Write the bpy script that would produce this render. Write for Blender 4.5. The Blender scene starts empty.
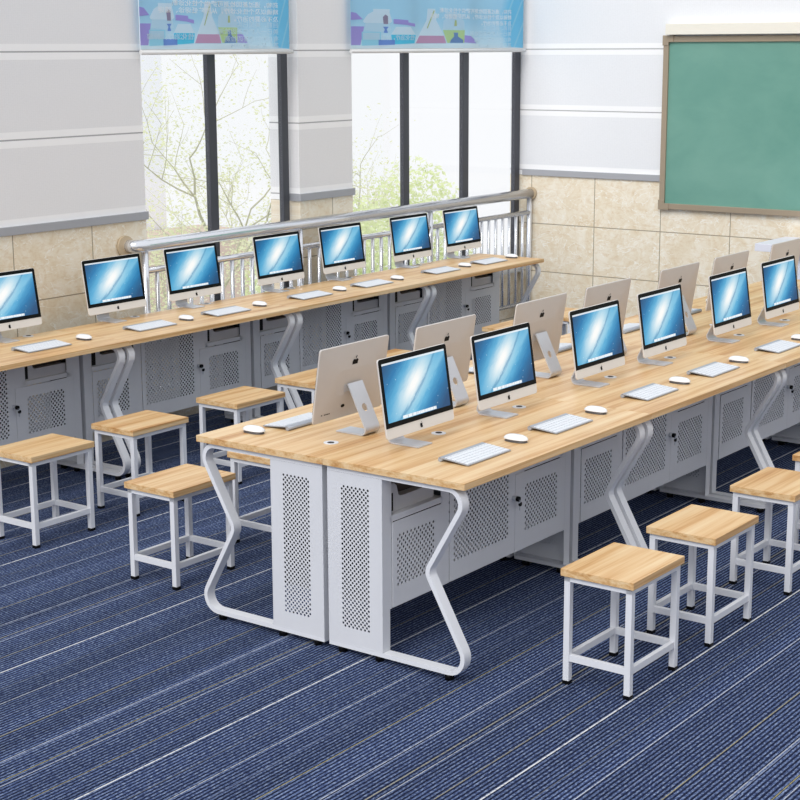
import bpy, bmesh, math, random
from mathutils import Vector, Matrix
rnd = random.Random(7)
S = bpy.context.scene
COL = S.collection
D = bpy.data

# ------------------------------------------------------------ camera
CAM = Vector((-4.548, -3.0765, 2.2273)); YAW, PIT = 0.9356, 0.2115
F = Vector((math.sin(YAW)*math.cos(PIT), math.cos(YAW)*math.cos(PIT), -math.sin(PIT)))
Rt = Vector((math.cos(YAW), -math.sin(YAW), 0)); U = Rt.cross(F)
ROLL = -0.0042
R2 = Rt*math.cos(ROLL)+U*math.sin(ROLL); U2 = -Rt*math.sin(ROLL)+U*math.cos(ROLL)
cd = D.cameras.new('camera'); cam = D.objects.new('camera', cd); COL.objects.link(cam)
m = Matrix((R2, U2, -F)).transposed().to_4x4(); m.translation = CAM
cam.matrix_world = m
cd.sensor_width = 36; cd.lens = 1635.4/800*36; cd.clip_end = 200
S.camera = cam

# ------------------------------------------------------------ light
w = D.worlds.new('sky'); S.world = w; w.use_nodes = True
bg = w.node_tree.nodes['Background']; bg.inputs[0].default_value = (0.96, 0.975, 1.0, 1); bg.inputs[1].default_value = 0.97
sl = D.lights.new('sun', 'SUN'); sl.energy = 1.75; sl.angle = math.radians(34); sl.color = (1.0, 0.985, 0.96)
so = D.objects.new('sun', sl); COL.objects.link(so)
so.rotation_euler = Vector((0.74, 0.10, -0.70)).to_track_quat('-Z', 'Y').to_euler()
S.view_settings.view_transform = 'Standard'; S.view_settings.look = 'None'
S.view_settings.gamma = 1; S.view_settings.use_curve_mapping = False
S.view_settings.exposure = 0.06

# ------------------------------------------------------------ materials
def lin(c):
    o = []
    for v in c:
        v /= 255
        o.append(v/12.92 if v <= .04045 else ((v+.055)/1.055)**2.4)
    return (o[0], o[1], o[2], 1)
class N:
    def __init__(s, name):
        s.m = D.materials.new(name); s.m.use_nodes = True; s.t = s.m.node_tree
        s.b = s.t.nodes['Principled BSDF']; s.out = s.t.nodes['Material Output']
    def n(s, typ, **k):
        x = s.t.nodes.new(typ)
        for a, v in k.items(): setattr(x, a, v)
        return x
    def l(s, a, b): s.t.links.new(a, b)
    def inp(s, sock, v):
        if hasattr(v, 'is_output') or isinstance(v, bpy.types.NodeSocket): s.l(v, sock)
        else: sock.default_value = v
    def math(s, op, a, b=0.0, c=None, clamp=False):
        x = s.n('ShaderNodeMath', operation=op); x.use_clamp = clamp
        s.inp(x.inputs[0], a); s.inp(x.inputs[1], b)
        if c is not None: s.inp(x.inputs[2], c)
        return x.outputs[0]
    def mix(s, f, a, b):
        x = s.n('ShaderNodeMix', data_type='RGBA')
        s.inp(x.inputs[0], f); s.inp(x.inputs[6], a); s.inp(x.inputs[7], b)
        return x.outputs[2]
    def coord(s, which='Object'): return s.n('ShaderNodeTexCoord').outputs[which]
    def sep(s, v):
        x = s.n('ShaderNodeSeparateXYZ'); s.l(v, x.inputs[0]); return x.outputs
    def comb(s, x, y, z):
        c = s.n('ShaderNodeCombineXYZ')
        for i, v in enumerate((x, y, z)): s.inp(c.inputs[i], v)
        return c.outputs[0]
    def scale(s, v, sc, loc=(0, 0, 0)):
        x = s.n('ShaderNodeMapping'); s.l(v, x.inputs[0]); x.inputs['Scale'].default_value = sc; x.inputs['Location'].default_value = loc
        return x.outputs[0]
    def noise(s, v, sc=1, det=2, rough=.5, dist=0):
        x = s.n('ShaderNodeTexNoise'); s.l(v, x.inputs['Vector'])
        x.inputs['Scale'].default_value = sc; x.inputs['Detail'].default_value = det
        x.inputs['Roughness'].default_value = rough; x.inputs['Distortion'].default_value = dist
        return x.outputs[0]
    def ramp(s, f, stops):
        x = s.n('ShaderNodeValToRGB'); s.inp(x.inputs[0], f)
        e = x.color_ramp.elements
        while len(e) < len(stops): e.new(.5)
        for i, (p, c) in enumerate(stops): e[i].position = p; e[i].color = c
        return x.outputs[0]
    def base(s, c, rough=.5, metal=0.0):
        s.inp(s.b.inputs['Base Color'], c); s.b.inputs['Roughness'].default_value = rough; s.b.inputs['Metallic'].default_value = metal
        return s
def flat(name, c, rough=.5, metal=0.0, var=.03):
    n = N(name)
    f = n.noise(n.coord(), 35, 2)
    a = lin(c); b = tuple(min(1, v*(1-var)) for v in a[:3])+(1,)
    n.base(n.mix(f, a, b), rough, metal)
    return n.m
MT = {}
MT['white'] = flat('white_powder_coat', (226, 228, 234), .38)
MT['panel'] = flat('grey_white_sheet_metal', (217, 219, 225), .42)
MT['black'] = flat('black_plastic', (16, 16, 18), .35)
MT['bezel'] = flat('black_glass_bezel', (12, 16, 18), .55)
MT['alu'] = flat('brushed_aluminium', (206, 201, 197), .42, .05)
MT['alu_chin'] = flat('pale_aluminium', (228, 226, 223), .45, 0)
MT['stand'] = flat('satin_aluminium', (206, 210, 218), .3, .35)
MT['chrome'] = flat('polished_steel', (228, 231, 238), .17, .75)
MT['key'] = flat('white_keys', (224, 227, 232), .5)
MT['kbase'] = flat('silver_keyboard_body', (168, 173, 182), .4, .2)
MT['mouse'] = flat('glossy_white_mouse', (238, 239, 242), .15)
MT['mouse_base'] = flat('grey_mouse_base', (84, 80, 80), .4)
MT['mullion'] = flat('dark_window_frame', (66, 68, 76), .45)
MT['strip'] = flat('grey_dado_strip', (168, 170, 176), .45)
MT['ledge'] = flat('white_window_ledge', (225, 226, 226), .5)
MT['inner_shade'] = flat('shade_painted_inner_sheet', (58, 60, 66), .6)  # dark colour stands for the shade seen through the perforations
MT['cream'] = flat('cream_case', (238, 234, 222), .5)
MT['bframe'] = flat('taupe_board_frame', (163, 148, 128), .4, .1)
MT['podium'] = flat('pale_lavender_podium', (226, 228, 240), .4)
MT['printer'] = flat('grey_device_plastic', (200, 200, 204), .45)
MT['printer_dark'] = flat('dark_brown_device_lid', (70, 62, 58), .4)
MT['rosette'] = flat('beige_rosette', (200, 180, 150), .35)
MT['brick'] = flat('pale_brown_wall', (205, 185, 170), .8)
MT['bldg'] = flat('pale_building_render', (240, 242, 246), .8)
MT['bark'] = flat('overexposed_bark', (190, 188, 168), .8)  # bark lightened, outdoor overexposure put into its colour

def wood():
    n = N('light_oak_laminate')
    oi = n.n('ShaderNodeObjectInfo')
    off = n.math('MULTIPLY', oi.outputs['Random'], 37.0)
    c = n.sep(n.coord()); v = n.comb(n.math('ADD', c[0], off), n.math('ADD', c[1], off), c[2])
    a = n.noise(n.scale(v, (.9, 22, 60)), 1, 3, .6, .1)
    b = n.noise(n.scale(v, (2.2, 110, 160)), 1, 2, .6, .05)
    k = n.noise(n.scale(v, (.6, 9, 9)), 1, 1, .5)
    f = n.math('ADD', n.math('MULTIPLY', a, .62), n.math('MULTIPLY', b, .2)); f = n.math('ADD', f, n.math('MULTIPLY', k, .2))
    col = n.ramp(f, [(.36, lin((186, 136, 84))), (.45, lin((207, 164, 112))), (.52, lin((221, 185, 137))), (.64, lin((230, 203, 162)))])
    n.base(col, .36); n.b.inputs['Specular IOR Level'].default_value = .35
    return n.m
for k_ in ('bezel', 'black', 'printer_dark'): MT[k_].node_tree.nodes['Principled BSDF'].inputs['Specular IOR Level'].default_value = .12
MT['wood'] = wood()
MT['wood_edge'] = flat('oak_edge_band', (206, 163, 108), .45)

def carpet():
    n = N('blue_striped_carpet')
    c = n.sep(n.coord()); x, y = c[0], c[1]
    fr = n.math('FRACT', n.math('DIVIDE', y, .0165))
    line = n.math('MULTIPLY', n.math('GREATER_THAN', fr, .50), 1.0)
    sp = n.noise(n.scale(n.coord(), (70, 160, 1)), 1, 2, .7)
    bandn = n.noise(n.scale(n.coord(), (.05, 4.5, 1)), 1, 2, .6)
    patch = n.noise(n.scale(n.coord(), (14, 26, 1)), 1, 2, .6)
    light = n.ramp(sp, [(.36, lin((54, 66, 104))), (.5, lin((86, 104, 146))), (.66, lin((146, 162, 192)))])
    dark = n.ramp(sp, [(.35, lin((16, 19, 40))), (.7, lin((46, 56, 88)))])
    col = n.mix(line, light, dark)
    g = n.math('MULTIPLY', n.math('SUBTRACT', n.math('ADD', n.math('MULTIPLY', bandn, .75), n.math('MULTIPLY', patch, .25)), .5), 1.5)
    mul = n.math('ADD', g, .80, clamp=True)
    mx = n.n('ShaderNodeMix', data_type='RGBA', blend_type='MULTIPLY'); mx.inputs[0].default_value = 1
    n.l(col, mx.inputs[6]); cc = n.n('ShaderNodeCombineColor')
    for i in range(3): n.l(mul, cc.inputs[i])
    n.l(cc.outputs[0], mx.inputs[7]); col = mx.outputs[2]
    P = .998
    brk = n.math('GREATER_THAN', n.noise(n.scale(n.coord(), (55, 3, 1)), 1, 1), .40)
    for y0, hw, cl, st in ((.225, .0020, (205, 208, 212), .65), (.455, .0032, (222, 223, 224), .85), (.71, .002, (200, 204, 212), .6),
                       (.85, .0022, (200, 204, 212), .6), (.84, .0015, (170, 180, 205), .5), (.01, .0022, (168, 158, 110), .65), (.571, .0022, (160, 150, 108), .6),
                       (.738, .0022, (172, 162, 112), .65), (.33, .0018, (120, 120, 110), .5), (.13, .002, (130, 140, 170), .4)):
        d = n.math('ABSOLUTE', n.math('SUBTRACT', n.math('FRACT', n.math('ADD', n.math('DIVIDE', n.math('SUBTRACT', y, y0), P), 10.5)), .5))
        mk = n.math('MULTIPLY', n.math('LESS_THAN', d, hw), st)
        mk = n.math('MULTIPLY', mk, n.math('ADD', n.math('MULTIPLY', brk, .45), .55))
        col = n.mix(mk, col, lin(cl))
    n.base(col, .95); n.b.inputs['Specular IOR Level'].default_value = .1
    bp = n.n('ShaderNodeBump'); bp.inputs['Strength'].default_value = .35; bp.inputs['Distance'].default_value = .003
    n.l(n.math('ADD', n.math('MULTIPLY', n.math('SUBTRACT', 1.0, line), .6), sp), bp.inputs['Height']); n.l(bp.outputs[0], n.b.inputs['Normal'])
    return n.m
MT['carpet'] = carpet()

def tile(name, axis, off, pitch):
    n = N(name)
    c = n.sep(n.coord()); h = c[axis]; z = c[2]
    def seam(v, o, p, hw):
        d = n.math('ABSOLUTE', n.math('SUBTRACT', n.math('FRACT', n.math('ADD', n.math('DIVIDE', n.math('SUBTRACT', v, o), p), 20.5)), .5))
        return n.math('LESS_THAN', d, hw/p)
    sm = n.math('MAXIMUM', seam(h, off, pitch, .0032), seam(z, .885, .375, .0032))
    # each tile has its own veining
    idh = n.math('FLOOR', n.math('DIVIDE', n.math('SUBTRACT', h, off), pitch)); idz = n.math('FLOOR', n.math('DIVIDE', n.math('SUBTRACT', z, .885), .375))
    v = n.comb(n.math('ADD', h, n.math('MULTIPLY', idh, 3.7)), n.math('ADD', n.math('MULTIPLY', idz, 5.3), n.math('MULTIPLY', h, .6)), z)
    a = n.noise(v, 7, 6, .7, 1.0)
    b = n.noise(n.scale(v, (14, 14, 34)), 1, 6, .75, .8)
    col = n.ramp(a, [(.3, lin((228, 211, 182))), (.47, lin((237, 225, 202))), (.6, lin((244, 236, 219)))])
    blot = n.ramp(b, [(.5, (0, 0, 0, 1)), (.66, (1, 1, 1, 1))])
    col = n.mix(n.math('MULTIPLY', blot, .42), col, lin((212, 182, 136)))
    vein = n.math('LESS_THAN', n.math('ABSOLUTE', n.math('SUBTRACT', n.noise(n.scale(v, (1, 1, 2.2)), 3.2, 4, .6, 1.0), .5)), .008)
    col = n.mix(n.math('MULTIPLY', vein, .8), col, lin((250, 246, 236)))
    col = n.mix(sm, col, lin((158, 144, 120)))
    n.base(col, .35)
    return n.m
MT['tile_back'] = tile('beige_marble_tile_back', 0, 1.28, .575)
MT['tile_pillar'] = tile('beige_marble_tile_pillar', 0, 4.03, .575)
MT['tile_right'] = tile('beige_marble_tile_right', 1, 3.719, .564)

def panel_wall(name, c1, c2):
    n = N(name)
    c = n.sep(n.coord()); z = c[2]
    d = n.math('ABSOLUTE', n.math('SUBTRACT', n.math('FRACT', n.math('ADD', n.math('DIVIDE', n.math('SUBTRACT', z, 1.30), .46), 10.5)), .5))
    d = n.math('MULTIPLY', d, .46)
    band = n.math('LESS_THAN', d, .042); joint = n.math('LESS_THAN', d, .004)
    wv = n.math('MULTIPLY', n.math('ADD', n.math('SINE', n.math('MULTIPLY', z, 700)), n.math('SINE', n.math('MULTIPLY', n.math('ADD', c[0], c[1]), 420))), .25)
    nz = n.noise(n.scale(n.coord(), (60, 60, 120)), 1, 2, .7)
    f = n.math('ADD', n.math('MULTIPLY', wv, .35), nz, clamp=True)
    col = n.mix(f, lin(c1), lin(tuple(v-10 for v in c1)))
    col = n.mix(band, col, lin(c2)); col = n.mix(joint, col, lin((170, 170, 172)))
    n.base(col, .8)
    return n.m
MT['panelwall'] = panel_wall('shade_lifted_woven_panel', (240, 240, 242), (250, 250, 251))  # copy of the wall panel lightened to offset the window wall's shade
MT['panelwall_r'] = panel_wall('white_woven_wall_panel', (236, 238, 242), (246, 247, 249))

def board():
    n = N('green_chalkboard')
    v = n.coord()
    a = n.noise(n.scale(v, (1, 1.2, 2.0)), 1.3, 5, .6, .3)
    col = n.ramp(a, [(.3, lin((98, 150, 137))), (.7, lin((116, 164, 150)))])
    sp = n.noise(n.scale(v, (1, 7, 5)), 5, 6, .8, 1.0)
    sm = n.math('MULTIPLY', n.ramp(sp, [(.68, (0, 0, 0, 1)), (.80, (1, 1, 1, 1))]), .45)
    col = n.mix(sm, col, lin((178, 205, 195)))
    n.base(col, .75)
    return n.m
MT['board'] = board()

def screen():
    n = N('galaxy_desktop_screen')
    uv = n.sep(n.coord('UV')); u, v = uv[0], uv[1]
    px = n.math('MULTIPLY', n.math('SUBTRACT', u, .47), 1.6); py = n.math('SUBTRACT', v, .53)
    ca, sa = math.cos(math.radians(43)), math.sin(math.radians(43))
    a = n.math('ADD', n.math('MULTIPLY', px, ca), n.math('MULTIPLY', py, sa))
    b = n.math('SUBTRACT', n.math('MULTIPLY', px, sa), n.math('MULTIPLY', py, ca))
    nz = n.noise(n.scale(n.comb(a, b, 0.0), (2.0, 9, 1)), 1.6, 5, .65, .6)
    bb = n.math('ADD', b, n.math('MULTIPLY', n.math('SUBTRACT', nz, .5), .16))
    def g(x, w): q = n.math('DIVIDE', x, w); return n.math('MULTIPLY', q, q)
    def ex(q): return n.math('EXPONENT', n.math('MULTIPLY', q, -1.0))
    glow = ex(n.math('ADD', g(n.math('ADD', bb, .03), .165), g(n.math('ADD', a, .0), .46)))
    mid = ex(n.math('ADD', g(bb, .56), g(a, 1.5)))
    col = n.ramp(mid, [(.10, lin((44, 80, 120))), (.4, lin((46, 124, 176))), (.7, lin((88, 172, 214))), (.97, lin((140, 206, 230)))])
    ray = n.math('MULTIPLY', ex(g(n.math('SUBTRACT', bb, .24), .07)), .35)
    col = n.mix(ray, col, lin((165, 218, 238)))
    col = n.mix(n.math('MULTIPLY', glow, 1.05, clamp=True), col, lin((250, 250, 248)))
    cur = n.math('MULTIPLY', n.math('MULTIPLY', a, a), -.12)
    fil = n.math('MULTIPLY', ex(g(n.math('SUBTRACT', n.math('SUBTRACT', bb, .135), cur), .028)), .6)
    col = n.mix(fil, col, lin((52, 128, 176)))
    vo = n.n('ShaderNodeTexVoronoi'); n.l(n.comb(n.math('MULTIPLY', u, 1.6), v, 0.0), vo.inputs['Vector']); vo.inputs['Scale'].default_value = 9
    star = n.math('MULTIPLY', n.math('LESS_THAN', vo.outputs['Distance'], .075), .75)
    col = n.mix(star, col, lin((205, 232, 244)))
    col = n.mix(n.math('MULTIPLY', n.math('GREATER_THAN', v, .967), .85), col, lin((235, 242, 246)))
    dk = n.math('MULTIPLY', n.math('LESS_THAN', n.math('ABSOLUTE', n.math('SUBTRACT', u, .5)), .27), n.math('LESS_THAN', n.math('ABSOLUTE', n.math('SUBTRACT', v, .035)), .026))
    dn = n.noise(n.comb(n.math('MULTIPLY', u, 60.0), 0.0, 0.0), 1, 1)
    col = n.mix(dk, col, n.mix(n.math('GREATER_THAN', dn, .58), lin((240, 246, 250)), lin((170, 190, 210))))
    e = n.n('ShaderNodeEmission'); n.l(col, e.inputs[0]); e.inputs[1].default_value = 1.0
    gl = n.n('ShaderNodeBsdfGlossy'); gl.inputs['Roughness'].default_value = .15; gl.inputs[0].default_value = (1, 1, 1, 1)
    ms = n.n('ShaderNodeMixShader'); ms.inputs[0].default_value = .03
    n.l(e.outputs[0], ms.inputs[1]); n.l(gl.outputs[0], ms.inputs[2]); n.l(ms.outputs[0], n.out.inputs[0])
    return n.m
MT['screen'] = screen()

def glass():
    n = N('window_glass')
    t = n.n('ShaderNodeBsdfTransparent'); g = n.n('ShaderNodeBsdfGlossy'); g.inputs['Roughness'].default_value = .02
    t.inputs[0].default_value = (1, 1, 1, 1)
    ms = n.n('ShaderNodeMixShader'); ms.inputs[0].default_value = .025
    n.l(t.outputs[0], ms.inputs[1]); n.l(g.outputs[0], ms.inputs[2]); n.l(ms.outputs[0], n.out.inputs[0])
    return n.m
MT['glass'] = glass()

def cloth(name, c, tr=.45):
    n = N(name); n.base(lin(c), .8)
    t = n.n('ShaderNodeBsdfTranslucent'); t.inputs[0].default_value = lin(c)
    ms = n.n('ShaderNodeMixShader'); ms.inputs[0].default_value = tr
    n.l(n.b.outputs[0], ms.inputs[1]); n.l(t.outputs[0], ms.inputs[2]); n.l(ms.outputs[0], n.out.inputs[0])
    return n.m
def banner_mat():
    n = N('printed_blue_banner')
    uv = n.sep(n.coord('UV')); u, v = uv[0], uv[1]
    col = n.ramp(v, [(0, lin((226, 243, 250))), (.10, lin((212, 236, 247))), (.3, lin((186, 224, 242))), (1, lin((186, 226, 243)))])
    # darker cyan swoosh at the right end
    ed = n.math('SUBTRACT', u, n.math('ADD', .84, n.math('MULTIPLY', n.math('SUBTRACT', v, .3), n.math('MULTIPLY', n.math('SUBTRACT', v, .3), .35))))
    f = n.ramp(n.math('MULTIPLY', ed, 9.0), [(0, (0, 0, 0, 1)), (.5, (1, 1, 1, 1))])
    col = n.mix(n.math('MULTIPLY', f, .85), col, lin((128, 210, 238)))
    st = n.math('SINE', n.math('MULTIPLY', n.math('ADD', n.math('MULTIPLY', u, 3.0), n.math('MULTIPLY', v, -.6)), 34.0))
    col = n.mix(n.math('MULTIPLY', n.math('MULTIPLY', f, n.math('GREATER_THAN', st, .85)), .5), col, lin((190, 228, 242)))
    n.base(col, .8)
    t = n.n('ShaderNodeBsdfTranslucent'); n.l(col, t.inputs[0])
    ms = n.n('ShaderNodeMixShader'); ms.inputs[0].default_value = .5
    n.l(n.b.outputs[0], ms.inputs[1]); n.l(t.outputs[0], ms.inputs[2]); n.l(ms.outputs[0], n.out.inputs[0])
    return n.m
MT['banner'] = banner_mat()
for k, c in dict(b_white=(232, 245, 251), b_purple=(186, 172, 232), b_teal=(172, 228, 244), b_cyan=(104, 216, 242), b_blue=(132, 168, 230), b_red=(220, 178, 208),
                 b_green=(206, 230, 172), b_brown=(168, 158, 182), b_yel=(200, 212, 156), b_pale=(212, 236, 247), b_text=(253, 253, 253), b_faint=(222, 240, 249)).items():
    MT[k] = cloth('print_'+k[2:], c)

def leafmat(name, c1, c2):
    n = N(name)
    oi = n.noise(n.coord(), 3.0, 2)
    col = n.mix(oi, lin(c1), lin(c2)); n.base(col, .7)
    t = n.n('ShaderNodeBsdfTranslucent'); n.l(col, t.inputs[0])
    ms = n.n('ShaderNodeMixShader'); ms.inputs[0].default_value = .5
    n.l(n.b.outputs[0], ms.inputs[1]); n.l(t.outputs[0], ms.inputs[2]); n.l(ms.outputs[0], n.out.inputs[0])
    return n.m
MT['leaf'] = leafmat('overexposed_leaves', (206, 210, 164), (238, 240, 216))  # leaf colours raised to paint in the overexposed exterior
MT['leaf2'] = leafmat('overexposed_shrub_leaves', (206, 218, 158), (242, 246, 222))  # shrub leaves washed out the same way, overexposure in the colour

# ------------------------------------------------------------ mesh helpers
class MB:
    def __init__(s): s.bm = bmesh.new(); s.mats = []; s.uv = None
    def mi(s, k):
        if k not in s.mats: s.mats.append(k)
        return s.mats.index(k)
    def face(s, pts, k, uvs=None, smooth=False):
        vs = [s.bm.verts.new(p) for p in pts]
        f = s.bm.faces.new(vs); f.material_index = s.mi(k); f.smooth = smooth
        if uvs:
            if s.uv is None: s.uv = s.bm.loops.layers.uv.new('UVMap')
            for l, q in zip(f.loops, uvs): l[s.uv].uv = q
        return f
    def box(s, x0, x1, y0, y1, z0, z1, k, bev=0):
        vs = [s.bm.verts.new((x, y, z)) for x in (x0, x1) for y in (y0, y1) for z in (z0, z1)]
        fs = []
        for q in ((0, 1, 3, 2), (4, 6, 7, 5), (0, 4, 5, 1), (2, 3, 7, 6), (0, 2, 6, 4), (1, 5, 7, 3)):
            f = s.bm.faces.new([vs[i] for i in q]); f.material_index = s.mi(k); fs.append(f)
        if bev:
            es = {e for f in fs for e in f.edges}
            bmesh.ops.bevel(s.bm, geom=list(es), offset=bev, segments=2, affect='EDGES', profile=.7)
        return s
    def prism(s, pts, h0, h1, k, axis=2):
        """pts: polygon in the plane across axis, extruded from h0 to h1"""
        def P(a, b, h): return {2: (a, b, h), 0: (h, a, b), 1: (a, h, b)}[axis]
        lo = [s.bm.verts.new(P(a, b, h0)) for a, b in pts]; hi = [s.bm.verts.new(P(a, b, h1)) for a, b in pts]
        n = len(pts)
        fs = [s.bm.faces.new(lo[::-1]), s.bm.faces.new(hi)]
        for i in range(n): fs.append(s.bm.faces.new((lo[i], lo[(i+1) % n], hi[(i+1) % n], hi[i])))
        for f in fs: f.material_index = s.mi(k)
        bmesh.ops.recalc_face_normals(s.bm, faces=fs)
        return s
    def tube(s, pts, r, k, n=14, cap=True):
        pts = [Vector(p) for p in pts]; rs = r if isinstance(r, (list, tuple)) else [r]*len(pts)
        rings = []; prev = None
        for i, p in enumerate(pts):
            t = (pts[min(i+1, len(pts)-1)]-pts[max(i-1, 0)]).normalized()
            if prev is None:
                a = Vector((0, 0, 1)) if abs(t.z) < .9 else Vector((1, 0, 0)); x = t.cross(a).normalized()
            else: x = (prev-t*prev.dot(t)).normalized()
            prev = x; y = t.cross(x)
            rings.append([s.bm.verts.new(p+(x*math.cos(2*math.pi*j/n)+y*math.sin(2*math.pi*j/n))*rs[i]) for j in range(n)])
        mi = s.mi(k)
        for a, b in zip(rings, rings[1:]):
            for j in range(n):
                f = s.bm.faces.new((a[j], a[(j+1) % n], b[(j+1) % n], b[j])); f.material_index = mi; f.smooth = True
        if cap:
            for q in (rings[0][::-1], rings[-1]):
                f = s.bm.faces.new(q); f.material_index = mi
        return s
    def perf(s, org, ud, vd, rect, holes, k, st=.0138):
        """sheet rect (u0,u1,v0,v1) with a staggered round-hole field holes=(u0,u1,v0,v1)"""
        org, ud, vd = Vector(org), Vector(ud), Vector(vd)
        P = lambda u, v: org+ud*u+vd*v
        U0, U1, V0, V1 = rect
        mi = s.mi(k)
        def q(pts):
            f = s.bm.faces.new([s.bm.verts.new(P(*a)) for a in pts]); f.material_index = mi
        def r(a, b, c, d):
            if b-a > 1e-5 and d-c > 1e-5: q(((a, c), (b, c), (b, d), (a, d)))
        if not holes: r(U0, U1, V0, V1); return s
        a0, a1, b0, b1 = holes
        r(U0, U1, V0, b0); r(U0, U1, b1, V1); r(U0, a0, b0, b1); r(a1, U1, b0, b1)
        nu = max(1, round((a1-a0)/st)); nv = max(1, round((b1-b0)/st)); su = (a1-a0)/nu; sv = (b1-b0)/nv
        vc = {}
        def V(u, v):
            key = (round(u, 5), round(v, 5))
            if key not in vc: vc[key] = s.bm.verts.new(P(u, v))
            return vc[key]
        for i in range(nu):
            for j in range(nv):
                u0 = a0+i*su; v0 = b0+j*sv
                c = [V(u0, v0), V(u0+su, v0), V(u0+su, v0+sv), V(u0, v0+sv)]
                if (i+j) % 2: f = s.bm.faces.new(c); f.material_index = mi; continue
                cu, cv = u0+su/2, v0+sv/2; R = .53; h = []
                for t in range(8):
                    an = math.radians(22.5+45*t-180)
                    h.append(V(cu+math.cos(an)*su*R*.985, cv+math.sin(an)*sv*R*.985))
                # octagon verts 0,1 around -x-y corner ... corners order c0(-,-) c1(+,-) c2(+,+) c3(-,+)
                for m_, ci in enumerate((0, 1, 2, 3)):
                    x, y = h[(2*m_) % 8], h[(2*m_+1) % 8]
                    f = s.bm.faces.new((c[ci], y, x)); f.material_index = mi
                    z = h[(2*m_+2) % 8]
                    f = s.bm.faces.new((c[ci], c[(ci+1) % 4], z, y)); f.material_index = mi
        return s
    def mesh(s, name):
        for e in s.bm.edges:
            if len(e.link_faces) == 2 and e.calc_face_angle(0) > .6: e.smooth = False
        me = D.meshes.new(name); s.bm.to_mesh(me); s.bm.free()
        for k in s.mats: me.materials.append(MT[k])
        return me
    def build(s, name, parent=None, loc=(0, 0, 0), label=None):
        o = D.objects.new(name, s.mesh(name)); COL.objects.link(o)
        o.location = loc
        if parent: o.parent = parent
        if label: o['label'] = label
        return o
def tag(o, label=None, cat=None, group=None, kind=None):
    if label: o['label'] = label
    if cat: o['category'] = cat
    if group: o['group'] = group
    if kind: o['kind'] = kind
    return o
def empty(name, loc=(0, 0, 0), rz=0):
    o = D.objects.new(name, None); COL.objects.link(o); o.location = loc; o.rotation_euler[2] = rz; o.empty_display_size = .1
    return o
KIDS = {}
def kids(o): return [c for c in D.objects if c.parent == o]
def copy_tree(o, parent=None):
    c = o.copy(); COL.objects.link(c)
    if parent: c.parent = parent
    for ch in kids(o): copy_tree(ch, c)
    return c
def struct(o): o['kind'] = 'structure'; return o
def solid(o, t=.0015):
    md = o.modifiers.new('sheet', 'SOLIDIFY'); md.thickness = t; md.offset = 0
    return o

# ------------------------------------------------------------ the room
XR, YB = 6.42, 3.80
mb = MB(); mb.box(-7, XR, -6.5, YB+.25, -.08, 0, 'carpet'); struct(mb.build('floor'))
def wall_seg(name, x0, x1, y0, y1, tilek, panelk):
    o = MB().box(x0, x1, y0, y1, 0, 1.26, tilek).build(name); struct(o)
    p = MB().box(x0, x1, y0, y1, 1.26, 3.2, panelk).build('wall_panel', o)
    return o
wb = wall_seg('wall_back', -7, 2.285, YB, YB+.25, 'tile_back', 'panelwall')
wp = wall_seg('wall_back', 3.69, 4.25, YB, YB+.25, 'tile_pillar', 'panelwall')
wf = struct(MB().box(-7, XR, -6.75, -6.5, 0, 1.26, 'tile_back').build('wall_front_unseen')); MB().box(-7, XR, -6.75, -6.5, 1.26, 3.2, 'panelwall').build('wall_panel', wf)  # unseen wall, added to cut light on the faces turned toward it
wr = wall_seg('wall_right', XR, XR+.25, -6.5, YB+.12, 'tile_right', 'panelwall_r')
struct(MB().box(2.285, 3.69, YB+.08, YB+.25, 0, .50, 'tile_back').build('wall_back'))
struct(MB().box(4.25, XR, YB+.03, YB+.25, 0, .50, 'tile_back').build('wall_back'))
struct(MB().box(2.285, 3.69, YB+.02, YB+.25, .50, .535, 'ledge', .004).build('trim_1'))
struct(MB().box(4.25, XR, YB-.01, YB+.25, .50, .535, 'ledge', .004).build('trim_2'))
struct(MB().box(-7, 2.295, YB-.014, YB, 1.258, 1.305, 'strip', .003).build('trim_3'))
struct(MB().box(3.678, 4.262, YB-.014, YB, 1.258, 1.305, 'strip', .003).box(3.678, 3.69, YB, YB+.08, 1.258, 1.305, 'strip').build('trim_4'))
struct(MB().box(XR-.014, XR, -6.5, YB, 1.258, 1.305, 'strip', .003).build('trim_5'))
def window(name, x0, x1, mull, dy):
    w_ = empty(name, ((x0+x1)/2, YB+.11, .535)); struct(w_)
    ox, oy, oz = w_.location
    y0, y1 = YB+dy-oy, YB+dy+.035-oy
    fr = MB()
    for a, b in mull: fr.box(a-ox, b-ox, y0, y1, 0, 2.6, 'mullion', .003)
    fr.box(x0-ox, x1-ox, y0, y1, 0, .035, 'mullion'); fr.box(x0-ox, x1-ox, y0, y1, 2.56, 2.6, 'mullion')
    fr.build('window_frame', w_)
    xs = [x0]+[q for ab in mull for q in ab]+[x1]
    for a, b in zip(xs[0::2], xs[1::2]):
        if b-a > .1: MB().box(a-ox+.001, b-ox-.001, y0+.012, y0+.018, .036, 2.559, 'glass').build('pane', w_)
window('window_1', 2.285, 3.69, [(2.978-.07, 2.978), (3.657-.06, 3.657)], .06)
window('window_2', 4.25, XR, [(4.946-.065, 4.946), (5.700-.075, 5.700), (6.345, 6.414)], .03)

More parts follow.
